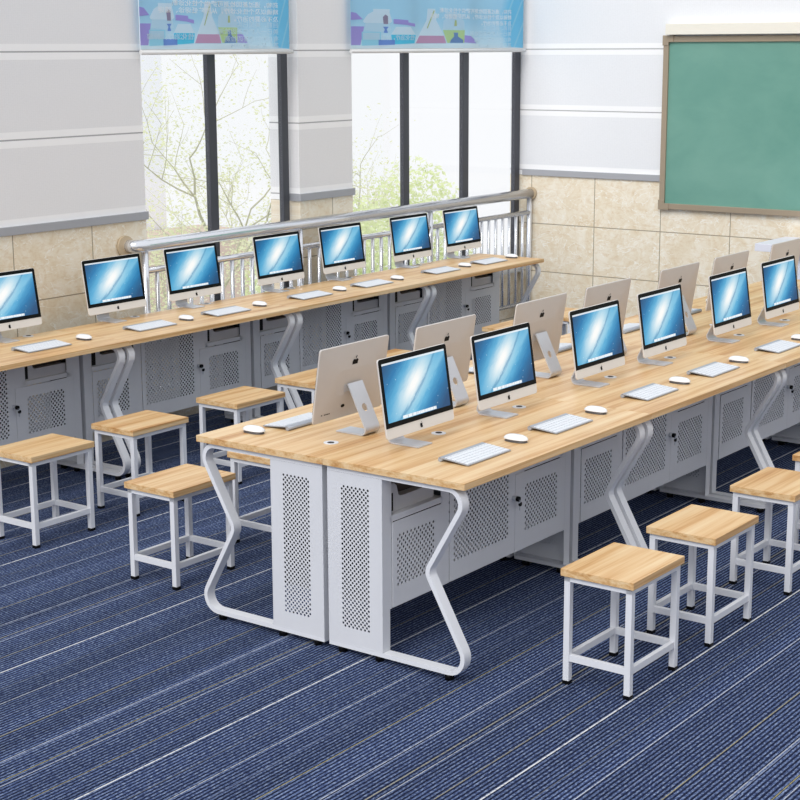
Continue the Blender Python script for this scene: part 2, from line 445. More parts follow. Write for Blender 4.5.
# ------------------------------------------------------------ chalkboard and case
cb = empty('chalkboard', (XR, 1.2, 1.06))
tag(cb, 'green chalkboard in a taupe frame hung on the right wall', 'chalkboard')
by0, by1 = -1.4, 2.59-1.2; H = 1.249
MB().box(-.02, -.004, by0-1.2+.0, by1-.02, .02, H-.02, 'board').build('board_surface', cb)
for nm, a in (('frame_rail', (-.035, -.002, by0-1.2, by1-.05, 0, .042)), ('frame_rail', (-.035, -.002, by0-1.2, by1-.05, H-.042, H)), ('frame_stile', (-.035, -.002, by1-.042, by1, .05, H-.05))):
    MB().box(*a, 'bframe', .004).build(nm, cb)
for z0 in (-.006, H-.066):
    MB().box(-.04, -.001, by1-.042, by1+.006, z0, z0+.072, 'bframe', .004).box(-.04, -.001, by1-.08, by1-.04, z0 if z0 < 0 else z0+.024, z0+.048 if z0 < 0 else z0+.072, 'bframe', .004).build('corner_cap', cb)
ph = MB().box(-.07, -.001, -2.6, 1.36, 0, .078, 'cream', .004).build('screen_case', None, (XR, 1.2, 1.06+H+.01))
tag(ph, 'long cream case mounted on the wall along the top of the green chalkboard', 'screen case')

# ------------------------------------------------------------ teacher's podium
pod = empty('podium', (6.12, 1.0, 0)); tag(pod, 'pale lavender white podium between desk rows and the right tiled wall', 'podium')
MB().box(-.27, .24, -.55, .575, .868, .92, 'podium', .004).build('podium_top', pod)
MB().box(-.2, .2, -.45, .29, 0, .868, 'podium', .004).build('podium_body', pod)

# ------------------------------------------------------------ railing
rail = empty('railing', (4.3, 3.72, 0)); tag(rail, 'polished steel railing with vertical bars standing in front of the windows', 'railing')
MB().tube([(2.12-4.3, .075, 1.118), (2.12-4.3, .04, 1.118), (2.128-4.3, .015, 1.118), (2.15-4.3, 0, 1.118), (2.2-4.3, 0, 1.118), (XR-4.3-.012, 0, 1.118)], .037, 'chrome', 20).build('handrail', rail)
MB().tube([(2.19-4.3, 0, .972), (XR-4.3-.02, 0, .972)], .019, 'chrome', 12).build('middle_rail', rail)
MB().tube([(2.19-4.3, 0, .262), (XR-4.3-.02, 0, .262)], .017, 'chrome', 12).build('bottom_rail', rail)
MB().tube([(2.10-4.3, .062, 1.118), (2.10-4.3, .079, 1.118)], .062, 'rosette', 20).build('wall_flange', rail)
MB().tube([(XR-4.3-.02, 0, 1.118), (XR-4.3-.001, 0, 1.118)], .05, 'rosette', 20).build('wall_flange', rail)
posts = [2.185, 3.585, 5.045, XR-.03]
post0 = MB().tube([(0, 0, 0), (0, 0, 1.10)], .021, 'chrome', 12).build('post', rail, (posts[0]-4.3, 0, 0))
bal0 = MB().tube([(0, 0, .262), (0, 0, .972)], .0125, 'chrome', 8).build('baluster', rail, (posts[0]+.093-4.3, 0, 0))
for i, a in enumerate(posts):
    if i:
        c = post0.copy(); COL.objects.link(c); c.location.x = a-4.3
    if i < 3:
        nb = 15 if i < 2 else 14; step = (posts[i+1]-a)/nb
        for j in range(1, nb):
            if i == 0 and j == 1: bal0.location.x = a+step-4.3; continue
            c = bal0.copy(); COL.objects.link(c); c.location.x = a+j*step-4.3

# ------------------------------------------------------------ banners
def banner(x0, x1, label, bare):
    b = empty('roller_banner', ((x0+x1)/2, YB-.04, 2.2)); tag(b, label, 'banner', None)
    cx = (x0+x1)/2; W = x1-x0; z0 = .03; Hh = .62
    m_ = MB(); m_.face([(x0-cx, 0, z0), (x1-cx, 0, z0), (x1-cx, 0, z0+Hh), (x0-cx, 0, z0+Hh)], 'banner', [(0, 0), (1, 0), (1, 1), (0, 1)])
    solid(m_.build('banner_cloth', b), .001)
    MB().tube([(x0-cx, 0, .012), (x1-cx+.03, 0, .012)], .0125, 'ledge', 12).build('bottom_bar', b)
    MB().box(x0-cx, x1-cx, -.002, .002, .024, .03, 'ledge').build('hem', b)
    MB().tube([(x0-cx, 0, z0+Hh+.02), (x1-cx, 0, z0+Hh+.02)], .025, 'ledge', 12).build('roller', b)
    for q in (x0-cx+.03, x1-cx-.03): MB().box(q-.01, q+.01, -.01, .04, z0+Hh+.0, z0+Hh+.05, 'ledge').build('wall_bracket', b)
    # printed picture: laboratory glassware; art in pixels of the left banner, 149 px wide, y from the top of the frame
    def X(x): return (x-140)/149*W-W/2
    def Z(y): return z0+(49-y)*.0058
    def poly(k, pts, lay=0):
        return (k, [(X(a), -.0018-.0004*lay, Z(c)) for a, c in pts])
    art = [poly('b_purple', [(140, 45), (140, 24), (150, 24), (147, 45)]), poly('b_purple', [(140, 17), (140, 8), (144, 9), (149, 16)]),
           poly('b_white', [(149, 18), (153, 10), (157, 7), (157, 4), (170, 4), (170, 8), (172, 18), (170, 20), (150, 20)]),
           poly('b_pale', [(150, 28), (151, 20), (170, 20), (171, 28), (163, 30)], 1),
           poly('b_teal', [(148, 46), (148, 30), (163, 30), (163, 46)], 1), poly('b_pale', [(149, 39), (149, 31), (162, 31), (162, 39)], 2),
           poly('b_blue', [(161, 46.5), (161, 39), (174, 39), (174, 45)], 2),
           poly('b_brown', [(165, 21), (164.5, 13), (166.5, 10), (168.5, 12), (168.6, 21)], 2), poly('b_blue', [(164.5, 24), (169, 24), (167.5, 27), (168.5, 31), (165, 31), (166, 27)], 2),
           poly('b_purple', [(173, 20.5), (173, 15), (185, 16), (185, 18.5), (190.5, 20), (190.5, 23.5), (183, 21.5)], 1),
           poly('b_white', [(171, 33), (175, 24), (187, 24), (191, 33)], 0), poly('b_cyan', [(172, 44.5), (171, 33), (191, 33), (190, 43)], 1),
           poly('b_white', [(190, 43), (200, 16), (201, 2), (207.5, 2), (208.5, 16), (216, 36), (216, 43)], 0),
           poly('b_red', [(191, 43), (194, 34), (215, 34), (217, 43)], 1), poly('b_yel', [(200.2, 25), (206, 4), (207, 4.2), (201, 25.3)], 3),
           poly('b_pale', [(214, 28), (214.5, 16), (217.5, 12), (217, 6), (229.5, 6), (229, 12), (233, 16), (233.5, 28)], 0),
           poly('b_green', [(214, 27), (233.5, 27), (233, 42.5), (218, 42.5)], 1), poly('b_yel', [(224, 22), (224.5, 15), (226, 15), (226.4, 22)], 2),
           poly('b_blue', [(223.5, 30), (227.5, 30), (227.3, 34.5), (232, 39), (232, 42.5), (220, 42.5), (221, 39), (224, 34.5)], 2),
           poly('b_purple', [(233, 42), (233.5, 33), (239, 34), (242, 38), (244, 43)], 0),
           poly('b_white', [(140, 49), (140, 46), (190, 44), (240, 43.5), (289, 49)], 3)]
    a_ = MB()
    for k, pts in art: a_.face(pts, k)
    a_.build('printed_glassware', b)
    def text(body, y, k, xr, sz=.036):
        cu = D.curves.new('printed_text', 'FONT'); cu.body = body; cu.size = sz; cu.resolution_u = 2; cu.space_character = 1.0; cu.offset = .0006
        tmp = D.objects.new('tmp', cu); COL.objects.link(tmp)
        bpy.context.view_layer.update()
        me = D.meshes.new_from_object(tmp.evaluated_get(bpy.context.evaluated_depsgraph_get()))
        D.objects.remove(tmp); D.curves.remove(cu)
        me.materials.clear(); me.materials.append(MT[k])
        # printing meant for the outside: mirrored when read from inside the room
        xs = max((v.co.x for v in me.vertices), default=1)
        sc = 1.55
        for v in me.vertices: v.co = Vector((-v.co.x*sc, 0, v.co.y))
        o = D.objects.new('printed_text', me); COL.objects.link(o); o.parent = b
        o.location = (X(xr), -.0034, Z(y)-.013)
    text('药物，通过基因检测可提供个性化诊断', 3.5, 'b_text', 277)
    text('精确以及个性化诊疗，从而降低误诊、错误', 10.5, 'b_text', 277)
    text('及不必要的治疗。', 18, 'b_text', 277)
    for s_, y in (('目前、美国已实', 24), ('美已一人提供基因检测', 31), ('有12种肿瘤基因检测', 38.5), ('其中基因诊断2004', 45.2)): text(s_, y, 'b_faint', 277)
    text('性化治疗，肿瘤', 36.5, 'b_faint', 190)
    return b
banner(2.25, 3.562, 'blue printed banner with lab glassware hanging across the left window', True)
banner(4.195, 6.333, 'wide blue printed banner with lab glassware hanging across the right window', True)

# ------------------------------------------------------------ desks
LU, DZ, TB = 1.374, .75, .0255
def fillet(pts, rad, n=7):
    out = [Vector(pts[0])]
    for i in range(1, len(pts)-1):
        p0, p, p1 = Vector(pts[i-1]), Vector(pts[i]), Vector(pts[i+1])
        a = (p0-p).normalized(); b = (p1-p).normalized(); ang = a.angle(b); d = rad[i-1]/math.tan(ang/2)
        A, B = p+a*d, p+b*d; c = p+(a+b).normalized()*(rad[i-1]/math.sin(ang/2))
        va, vb = A-c, B-c; full = va.angle(vb); sg = 1 if va.x*vb.y-va.y*vb.x > 0 else -1
        for t in range(n+1):
            th = sg*full*t/n; out.append(c+Vector((va.x*math.cos(th)-va.y*math.sin(th), va.x*math.sin(th)+va.y*math.cos(th))))
    out.append(Vector(pts[-1])); return out
def leg_mesh(x0, x1, Dp):
    T = .0175
    path = fillet([(Dp-.012, .7145), (-.012, .7145), (.174, .395), (-.030, .033), (Dp-.012, .033)], [.052, .045, .062])
    m_ = MB(); n = len(path); L = []; Rr = []
    for i, p in enumerate(path):
        t = (path[min(i+1, n-1)]-path[max(i-1, 0)]).normalized(); q = Vector((-t.y, t.x))*T/2
        L.append(p+q); Rr.append(p-q)
    rings = [[m_.bm.verts.new((x, v.x, v.y)) for x, v in ((x0, a), (x1, a), (x1, b), (x0, b))] for a, b in zip(L, Rr)]
    mi = m_.mi('white')
    for a, b in zip(rings, rings[1:]):
        for j in range(4):
            f = m_.bm.faces.new((a[j], a[(j+1) % 4], b[(j+1) % 4], b[j])); f.material_index = mi; f.smooth = j in (0, 2)
    m_.bm.faces.new(rings[0][::-1]); m_.bm.faces.new(rings[-1])
    bmesh.ops.recalc_face_normals(m_.bm, faces=m_.bm.faces)
    return m_
MESH = {}
def desk_proto(Dp):
    """one desk, user at -Y, origin at front left floor corner; Dp = top depth"""
    d = empty('computer_desk')
    g = .014
    top = MB().box(.0008, LU-.0008, 0, Dp-.001, DZ-TB, DZ, 'wood', .0012).build('tabletop', d)
    for x0, x1 in ((g, g+.043), (LU-g-.043, LU-g)):
        lg = leg_mesh(x0, x1, Dp).build('leg_frame', d)
        for y in (.085, .40, Dp-.06): MB().tube([((x0+x1)/2, y, 0), ((x0+x1)/2, y, .024)], .017, 'black', 12).build('foot_pad', lg)
    Y0 = .37; Y1 = Dp-.012
    for side, (xa, xb) in enumerate(((g, g+.046), (LU-g-.046, LU-g))):
        xo = xa if side == 0 else xb           # outer sheet
        m_ = MB()
        hw = .130 if Dp > .6 else .110
        c = (Y0+Y1)/2-.002
        m_.perf((xo+(.001 if side == 0 else -.001), 0, 0), (0, 1, 0), (0, 0, 1), (Y0, Y1, .043, .705), (c-hw/2, c+hw/2, .108, .658), 'panel', .0096)
        for a, b in ((Y0, Y0+.0015), (Y1-.0015, Y1)): m_.box(xa, xb, a, b, .043, .705, 'panel')
        m_.box(xa, xb, Y0, Y1, .0405, .043, 'panel')
        solid(m_.build('side_panel', d), .0012)
    xi0, xi1 = g+.046, LU-g-.046
    # cabinet shell
    sh = MB()
    ZB, ZT = .20, .705
    sh.box(xi0, xi1, Y0+.004, Y1, ZB, ZB+.002, 'panel')                       # bottom
    nl = (xi0, .402); nr = (.968, xi1)
    for a, b in (nl, nr): sh.box(a, b, Y0+.002, Y1-.002, .553, .556, 'panel')    # niche floors
    for x in (.418, .936): sh.box(x-.0015, x+.0015, Y0+.003, Y1-.003, ZB+.002, ZT, 'inner_shade')
    for a, b in ((xi0, xi0+.012), (.39, .442), (.914, .985), (xi1-.045, xi1)): sh.box(a, b, Y0, Y0+.0025, ZB, ZT, 'panel')
    for a, b in ((xi0, .40), (.968, xi1-.02)): sh.box(a, b, Y0, Y0+.0025, .533, .556, 'panel')
    for a, b in ((xi0, .40), (.968, xi1)): sh.box(a, b, Y0, Y0+.0025, .697, ZT, 'panel')
    sh.box(.44, .915, Y0, Y0+.0025, .69, ZT, 'panel')
    sh.perf((0, Y1-.003, 0), (1, 0, 0), (0, 0, 1), (xi0, xi1, ZB, .555), (.10, 1.27, .27, .49), 'panel', .0195)
    sh.perf((0, Y1-.003, 0), (1, 0, 0), (0, 0, 1), (xi0, .42, .555, ZT), (.08, .39, .575, .69), 'panel', .0155)
    sh.perf((0, Y1-.003, 0), (1, 0, 0), (0, 0, 1), (.42, .93, .555, ZT), (.46, .89, .575, .69), 'panel', .0195)
    sh.perf((0, Y1-.003, 0), (1, 0, 0), (0, 0, 1), (.93, xi1, .555, ZT), (.96, 1.27, .575, .69), 'panel', .0155)
    for x in (xi0+.001, xi1-.001): sh.box(x-.0008, x+.0008, Y0+.0025, Y1-.003, ZB+.002, ZT, 'inner_shade')  # side walls added to darken the interior behind the holes
    sh.build('cabinet', d)
    def door(a, b, z0, z1, hole, st=.0122):
        m_ = MB(); m_.perf((0, Y0-.002, 0), (1, 0, 0), (0, 0, 1), (a, b, z0, z1), hole, 'panel', st)
        return solid(m_.build('cabinet_door', d), .003)
    door(xi0+.014, .388, ZB+.003, .530, (.102, .340, .278, .478))
    cd_ = door(.4445, .911, ZB+.003, .688, (.470, .862, .278, .665))
    door(.9125, 1.296, ZB+.003, .530, (.988, 1.243, .278, .476))
    lk = MB(); lk.tube([(.897, Y0-.003, .437), (.897, Y0-.018, .437)], .0115, 'stand', 14)
    lk.tube([(.903, Y0-.018, .435), (.903, Y0-.03, .435)], .011, 'black', 12)
    lk = lk.build('lock', d)
    ky = MB(); ky.tube([(.914, Y0-.024, .412), (.914, Y0-.03, .412)], .0095, 'black', 12); ky.box(.911, .917, Y0-.027, Y0-.024, .385, .405, 'stand')
    ky.box(.900, .916, Y0-.030, Y0-.027, .418, .432, 'stand')
    ky.build('key', lk)
    yg = .512 if Dp > .6 else .540
    for x in (.575, 1.166):
        gm = MB(); gm.tube([(x, yg, DZ-.001), (x, yg, DZ+.002)], .029, 'key', 24)
        gm = gm.build('cable_grommet', d)
        MB().tube([(x+.004, yg+.002, DZ+.0018), (x+.004, yg+.002, DZ+.003)], .0135, 'black', 16).build('cable_hole', gm)
    return d
desks = {}
def place_desks(proto, ox, oy, ks, flip, labels, group):
    first = True
    for k, lb in zip(ks, labels):
        o = proto if first else copy_tree(proto)
        first = False
        if flip: o.location = (ox+(k+1)*LU, oy, 0); o.rotation_euler[2] = math.pi
        else: o.location = (ox+k*LU, oy, 0)
        tag(o, lb, 'desk', group)
WH = 1.2707
pR = desk_proto(WH/2)
pL = copy_tree(pR)
place_desks(pR, 0, 0, range(4), False, [
    'front oak desk with perforated white cabinet, nearest the camera at row end', 'oak desk second along the near side of double row, beside second stool pair',
    'oak desk third along the near side of the double row', 'oak desk at the far right end of double row, near side, running out of frame'], 'desks on the near side of the double row')
place_desks(pL, 0, WH, range(4), True, [
    'oak desk at the left end of double row, back-to-back with the front desk', 'oak desk second along the far side of the double row, behind turned monitors',
    'oak desk third along the far side of the double row', 'last oak desk on far side of double row, in front of the podium'], 'desks on the far side of the double row')
pB = desk_proto(.566)
BX, BY = -.016, 3.024
place_desks(pB, BX, BY, range(4), False, [
    'leftmost oak desk in the window row, cut off by the left frame edge', 'oak desk in window row at the left end of the railing',
    'oak desk in window row in front of the wall pillar', 'last oak desk of window row, beside the right tiled wall'], 'desks along the window railing')

# ------------------------------------------------------------ stools
def stool_proto():
    s = empty('stool'); w_, d_ = .385, .29
    MB().box(0, w_, 0, d_, .406, .433, 'wood', .0015).build('seat', s)
    i = .010; t = .024
    fr = MB()
    for a in ((i, w_-i, i, i+t), (i, w_-i, d_-i-t, d_-i), (i, i+t, i, d_-i), (w_-i-t, w_-i, i, d_-i)): fr.box(*a, .386, .4055, 'white', .001)
    fr.build('seat_frame', s)
    for x in (i, w_-i-t):
        for y in (i, d_-i-t):
            l = MB().box(x, x+t, y, y+t, .013, .386, 'white', .0015).build('leg', s)
            MB().box(x-.001, x+t+.001, y-.001, y+t+.001, 0, .014, 'black', .001).build('foot_cap', l)
    z0, z1 = .088, .113
    for a in ((i+t, w_-i-t, i+.003, i+t-.003), (i+t, w_-i-t, d_-i-t+.003, d_-i-.003), (i+.003, i+t-.003, i+t, d_-i-t), (w_-i-t+.003, w_-i-.003, i+t, d_-i-t)):
        MB().box(*a, z0, z1, 'white', .001).build('stretcher', s)
    return s
sp = stool_proto(); used = [False]
def stool(x, y, label, group):
    o = sp if not used[0] else copy_tree(sp)
    used[0] = True; o.location = (x, y, 0); tag(o, label, 'stool', group)
g1, g2, g3 = 'stools in front of the double row', 'stools behind the left end of the double row', 'stools along the window row'
stool(.228, -.547, 'oak-topped white stool nearest the camera at lower right', g1)
stool(.866, -.547, 'oak-topped white stool second in the right-hand line, behind the nearest one', g1)
stool(1.605, -.547, 'oak-topped white stool third in right-hand line, partly cut by right frame edge', g1)
stool(2.255, -.547, 'oak-topped white stool of which only a corner shows at the right edge', g1)
stool(.168, 1.570, 'oak-topped white stool whose seat shows behind the bent leg at row end', g2)
stool(.822, 1.575, 'oak-topped white stool seen under the tabletop at left row end', g2)
lb3 = ['oak-topped white stool leftmost, cut off by the left frame edge', 'oak-topped white stool in front of the twin bent legs on the left',
       'oak-topped white stool just above the left corner of the double row desk', 'oak-topped white stool half hidden behind the nearest turned monitor',
       'oak-topped white stool glimpsed between first and second turned monitors',
       'oak-topped white stool left of the third turned monitor', 'oak-topped white stool right of the third turned monitor']
for x, lb in zip((.222, .858, 1.604, 2.240, 2.985, 4.33, 4.99), lb3): stool(x, 2.505, lb, g3)

# ------------------------------------------------------------ computers
LOGO = [(0, .73), (.10, .77), (.22, .80), (.34, .76), (.43, .66), (.36, .60), (.31, .50), (.32, .40), (.39, .32), (.46, .28), (.42, .17), (.34, .05), (.25, -.01), (.15, -.01), (.06, .03), (0, .04),
        (-.07, .03), (-.16, -.01), (-.26, 0), (-.35, .1), (-.43, .25), (-.47, .42), (-.45, .6), (-.37, .73), (-.26, .79), (-.12, .78)]
LEAF = [(0, .84), (.02, .94), (.09, 1.02), (.18, 1.05), (.17, .95), (.10, .87)]
def computer_proto():
    c = empty('desktop_computer')
    W, Hm, tilt = .438, .301, .150
    # tilted frame: s along the face upward, n = out of the back
    yb, zb = .016, .062
    def P(x, s, n): return (x, yb+s*math.sin(tilt)+n*math.cos(tilt), zb+s*math.cos(tilt)-n*math.sin(tilt))
    def rrect(x0, x1, s0, s1, r, n=5):
        o = []
        for cx, cy, a0 in ((x1-r, s0+r, -90), (x1-r, s1-r, 0), (x0+r, s1-r, 90), (x0+r, s0+r, 180)):
            for t in range(n+1):
                a = math.radians(a0+90*t/n); o.append((cx+r*math.cos(a), cy+r*math.sin(a)))
        return o
    h = MB()
    rings = []
    mi = h.mi('alu'); mc = h.mi('alu_chin')
    for ins, n_ in ((.0012, 0), (0, .0012), (0, .006), (.002, .0075), (.03, .0105), (.065, .0145), (.10, .0175)):
        rings.append([h.bm.verts.new(P(x, s, n_)) for x, s in rrect(-W/2+ins, W/2-ins, ins, Hm-ins, .012+ins*.3)])
    f = h.bm.faces.new(rings[0]); f.material_index = mc
    for i, (a, b) in enumerate(zip(rings, rings[1:])):
        for j in range(len(a)):
            f = h.bm.faces.new((a[j], b[j], b[(j+1) % len(a)], a[(j+1) % len(a)])); f.material_index = mc if i == 0 else mi; f.smooth = i > 2
    f = h.bm.faces.new(rings[-1][::-1]); f.material_index = mi
    bmesh.ops.recalc_face_normals(h.bm, faces=h.bm.faces)
    h.build('housing', c)
    ch = .041
    g = MB(); pts = [q for q in rrect(-W/2+.0015, W/2-.0015, ch, Hm-.0015, .011)]
    pts = [(x, ch) if s < ch+.012 and False else (x, s) for x, s in pts]
    # square lower corners of the glass
    pts = [(W/2-.0015, ch)]+[q for q in pts if q[1] > Hm-.02]+[(-W/2+.0015, ch)]
    lo = [g.bm.verts.new(P(x, s, -.0002)) for x, s in pts]; hi = [g.bm.verts.new(P(x, s, -.0012)) for x, s in pts]; k = g.mi('bezel')
    g.bm.faces.new(hi)
    for i in range(len(pts)): g.bm.faces.new((lo[i], lo[(i+1) % len(pts)], hi[(i+1) % len(pts)], hi[i]))
    bmesh.ops.recalc_face_normals(g.bm, faces=g.bm.faces)
    bz = g.build('bezel', c)
    x0, x1, s0, s1 = -W/2+.0185, W/2-.0185, ch+.019, Hm-.0195
    s_ = MB(); s_.face([P(x0, s0, -.0016), P(x1, s0, -.0016), P(x1, s1, -.0016), P(x0, s1, -.0016)], 'screen', [(0, 0), (1, 0), (1, 1), (0, 1)])
    s_.build('screen', c, label='lit screen showing a pale galaxy over a blue desktop')
    def logo(nm, cx, cs, size, n_, mir):
        l = MB(); k = l.mi('black')
        for poly in (LOGO, LEAF):
            v = [l.bm.verts.new(P(cx+mir*a*size, cs+(b-.5)*size, n_)) for a, b in [(q[0], q[1]*1.3-.15) for q in poly]]
            f = l.bm.faces.new(v)
        bmesh.ops.triangulate(l.bm, faces=l.bm.faces)
        l.build(nm, c)
    logo('front_logo', 0, ch/2, .017, -.0012, 1)
    logo('rear_logo', 0, Hm*.735, .042, .0162, -1)
    # stand: bent strip with a round hole in the neck
    sw = .046; th = .005
    prof = fillet([(0, .003), (.158, .003), (.060, .200)], [.022], 8)      # y,z centre line
    st = MB(); n = len(prof)
    up = []; dn = []
    for i, p in enumerate(prof):
        t = (prof[min(i+1, n-1)]-prof[max(i-1, 0)]).normalized(); q = Vector((-t.y, t.x))*th/2
        up.append(p+q); dn.append(p-q)
    k = st.mi('stand')
    def band(i0, i1):
        r = [[st.bm.verts.new((x, v.x, v.y)) for x, v in ((-sw, up[i]), (sw, up[i]), (sw, dn[i]), (-sw, dn[i]))] for i in range(i0, i1+1)]
        for a, b in zip(r, r[1:]):
            for j in range(4):
                f = st.bm.faces.new((a[j], a[(j+1) % 4], b[(j+1) % 4], b[j])); f.smooth = j in (0, 2)
        return r
    r = band(0, n-2); st.bm.faces.new(r[0][::-1])
    # straight neck with hole between prof[n-2] and prof[n-1]
    A, B = prof[n-2], prof[n-1]; t = (B-A).normalized(); q = Vector((-t.y, t.x))*th/2; L = (B-A).length
    hc = .078; hr = .0165; NN = 24
    def NP(x, s, sd): v = A+t*s+q*sd; return (x, v.x, v.y)
    outer = []
    for j in range(NN):
        a = 2*math.pi*j/NN; cx, cs = math.cos(a), math.sin(a); m_ = max(abs(cx), abs(cs)); outer.append((cx/m_*.030, hc+cs/m_*.030, hr*cx, hc+hr*cs))
    for sd in (1, -1):
        o = [st.bm.verts.new(NP(a[0], a[1], sd)) for a in outer]; i_ = [st.bm.verts.new(NP(a[2], a[3], sd)) for a in outer]
        for j in range(NN): st.bm.faces.new((o[j], o[(j+1) % NN], i_[(j+1) % NN], i_[j]))
        for (xa, xb, sa, sb) in ((-sw, sw, 0, hc-.03), (-sw, sw, hc+.03, L), (-sw, -.03, hc-.03, hc+.03), (.03, sw, hc-.03, hc+.03)):
            st.bm.faces.new([st.bm.verts.new(NP(x, s, sd)) for x, s in ((xa, sa), (xb, sa), (xb, sb), (xa, sb))])
        if sd == 1: in1 = i_
        else:
            for j in range(NN): st.bm.faces.new((in1[j], in1[(j+1) % NN], i_[(j+1) % NN], i_[j]))
    for x in (-sw, sw): st.bm.faces.new([st.bm.verts.new(NP(x, s, sd)) for s, sd in ((0, 1), (L, 1), (L, -1), (0, -1))])
    bmesh.ops.remove_doubles(st.bm, verts=st.bm.verts, dist=1e-5)
    bmesh.ops.recalc_face_normals(st.bm, faces=st.bm.faces)
    st.build('stand', c)
    # rear details
    po = MB(); po.face([P(.050+.012*math.cos(a), .052+.007*math.sin(a), .0140) for a in [2*math.pi*i/14 for i in range(14)]][::-1], 'black'); po.build('power_socket', c)
    gl = MB(); gl.face([P(x, s, .0180) for x, s in ((.022, .110), (.058, .110), (.058, .142), (.022, .142))][::-1], 'stand'); gl.build('rear_label', c, label='small grey label on the rear')
    mk = MB()
    for a, b in ((.178, .170), (.160, .152), (.150, .144), (.142, .132), (.130, .124)):
        mk.face([P(x, s, .0112) for x, s in ((b, .030), (a, .030), (a, .034), (b, .034))][::-1], 'bezel')
    mk.build('rear_ports', c)
    return c
cp = computer_proto(); cu_ = [False]
def computer(x, y, flip, label, group):
    o = cp if not cu_[0] else copy_tree(cp)
    cu_[0] = True; o.location = (x, y, DZ+.0005); o.rotation_euler[2] = math.pi if flip else 0
    tag(o, label, 'computer', group)
gR, gL, gB = 'computers facing the camera on the double row', 'computers turned away on the double row', 'computers on the window row'
for x, lb in zip((.368, .983, 1.747, 2.366, 3.112, 3.733), (
    'all-in-one computer with lit blue screen nearest the camera, on the front desk', 'all-in-one computer with lit screen, right-hand one of two on the front desk',
    'all-in-one computer with lit screen, third along near side of the double row', 'all-in-one computer with lit screen, fourth along near side of the double row',
    'all-in-one computer with lit screen, fifth along near side, left of the rightmost one', 'all-in-one computer with lit screen farthest right on the double row')):
    computer(x+.004, .431, False, lb, gR)
for x, lb in zip((.407, 1.034, 1.798, 2.421, 3.180, 3.807, 4.563), (
    'all-in-one computer turned to show its whole silver back, nearest the camera', 'silver-backed computer turned away between the two front lit screens',
    'silver-backed computer turned away, third from the left, left of third lit screen', 'silver-backed computer turned away behind the third lit screen',
    'silver-backed computer turned away behind the fourth lit screen', 'silver-backed computer turned away behind the fifth lit screen, against tiles',
    'silver-backed computer turned away at far right, in front of the podium')):
    computer(x, .856, True, lb, gL)
for x, lb in zip((.980, 1.751, 2.381, 3.150, 3.786, 4.545, 5.175), (
    'window-row computer with lit screen cut off by the left frame edge', 'window-row computer with lit screen in front of tiled wall, left of the handrail end',
    'window-row computer with lit screen just right of the handrail end', 'window-row computer with lit screen left of the wall pillar',
    'window-row computer with lit screen in front of the wall pillar', 'window-row computer with lit screen second from the right end of that row',
    'window-row computer with lit screen nearest the room corner')):
    computer(x, 3.487, False, lb, gB)

# ------------------------------------------------------------ keyboards and mice
def keyboard_proto():
    k = empty('keyboard'); W, Dk = .285, .128
    def T(x, y, z): return (x, y, .006+z+y*.09)
    b = MB()
    v0 = [(0, 0, 0), (W, 0, 0), (W, Dk, 0), (0, Dk, 0)]
    lo = [b.bm.verts.new((T(*q)[0], T(*q)[1], T(*q)[2]-.004)) for q in v0]; hi = [b.bm.verts.new(T(*q)) for q in v0]; b.mi('kbase')
    b.bm.faces.new(lo[::-1]); b.bm.faces.new(hi)
    for i in range(4): b.bm.faces.new((lo[i], lo[(i+1) % 4], hi[(i+1) % 4], hi[i]))
    b.build('keyboard_body', k)
    MB().tube([(0, Dk-.002, .0085), (W, Dk-.002, .0085)], .0085, 'kbase', 14).build('battery_tube', k)
    for x in (.02, W-.02): MB().tube([(x, .012, 0), (x, .012, .0035)], .006, 'kbase', 10).build('foot', k)
    ks = MB(); rows = 6; gap = .0036; m0 = .0055
    rh = (Dk-.012-2*m0)/5.45; y = m0
    for r in range(rows):
        hh = rh if r < 5 else rh*.5
        if r == 0: ws = [1, 1, 1, 1.25, 5.2, 1.25, 1, 1, 1]
        elif r == 5: ws = [1]*14
        else: ws = {1: [2.3]+[1]*10+[2.3], 2: [1.8]+[1]*11+[1.8], 3: [1.5]+[1]*12+[1.1], 4: [1]*13+[1.5]}[r]
        tot = sum(ws); un = (W-2*m0-gap*(len(ws)-1))/tot; x = m0
        for q in ws:
            x1 = x+q*un
            b0 = [(x, y), (x1, y), (x1, y+hh-gap), (x, y+hh-gap)]; e = .0006
            lo = [ks.bm.verts.new(T(a, c, 0)) for a, c in b0]
            cxm, cym = (x+x1)/2, y+hh/2
            hi = [ks.bm.verts.new(T(a+(e if a < cxm else -e), c+(e if c < cym else -e), .0022)) for a, c in b0]
            ks.mi('key'); ks.bm.faces.new(hi)
            for i in range(4): ks.bm.faces.new((lo[i], lo[(i+1) % 4], hi[(i+1) % 4], hi[i]))
            x = x1+gap
        y += hh
    ks.build('keys', k, label='six rows of small white keys')
    return k
kp = keyboard_proto(); ku = [False]
def keyboard(x, y, flip, label, group):
    o = kp if not ku[0] else copy_tree(kp)
    ku[0] = True; o.location = (x, y, DZ+.0006); o.rotation_euler[2] = math.pi if flip else 0; tag(o, label, 'keyboard', group)
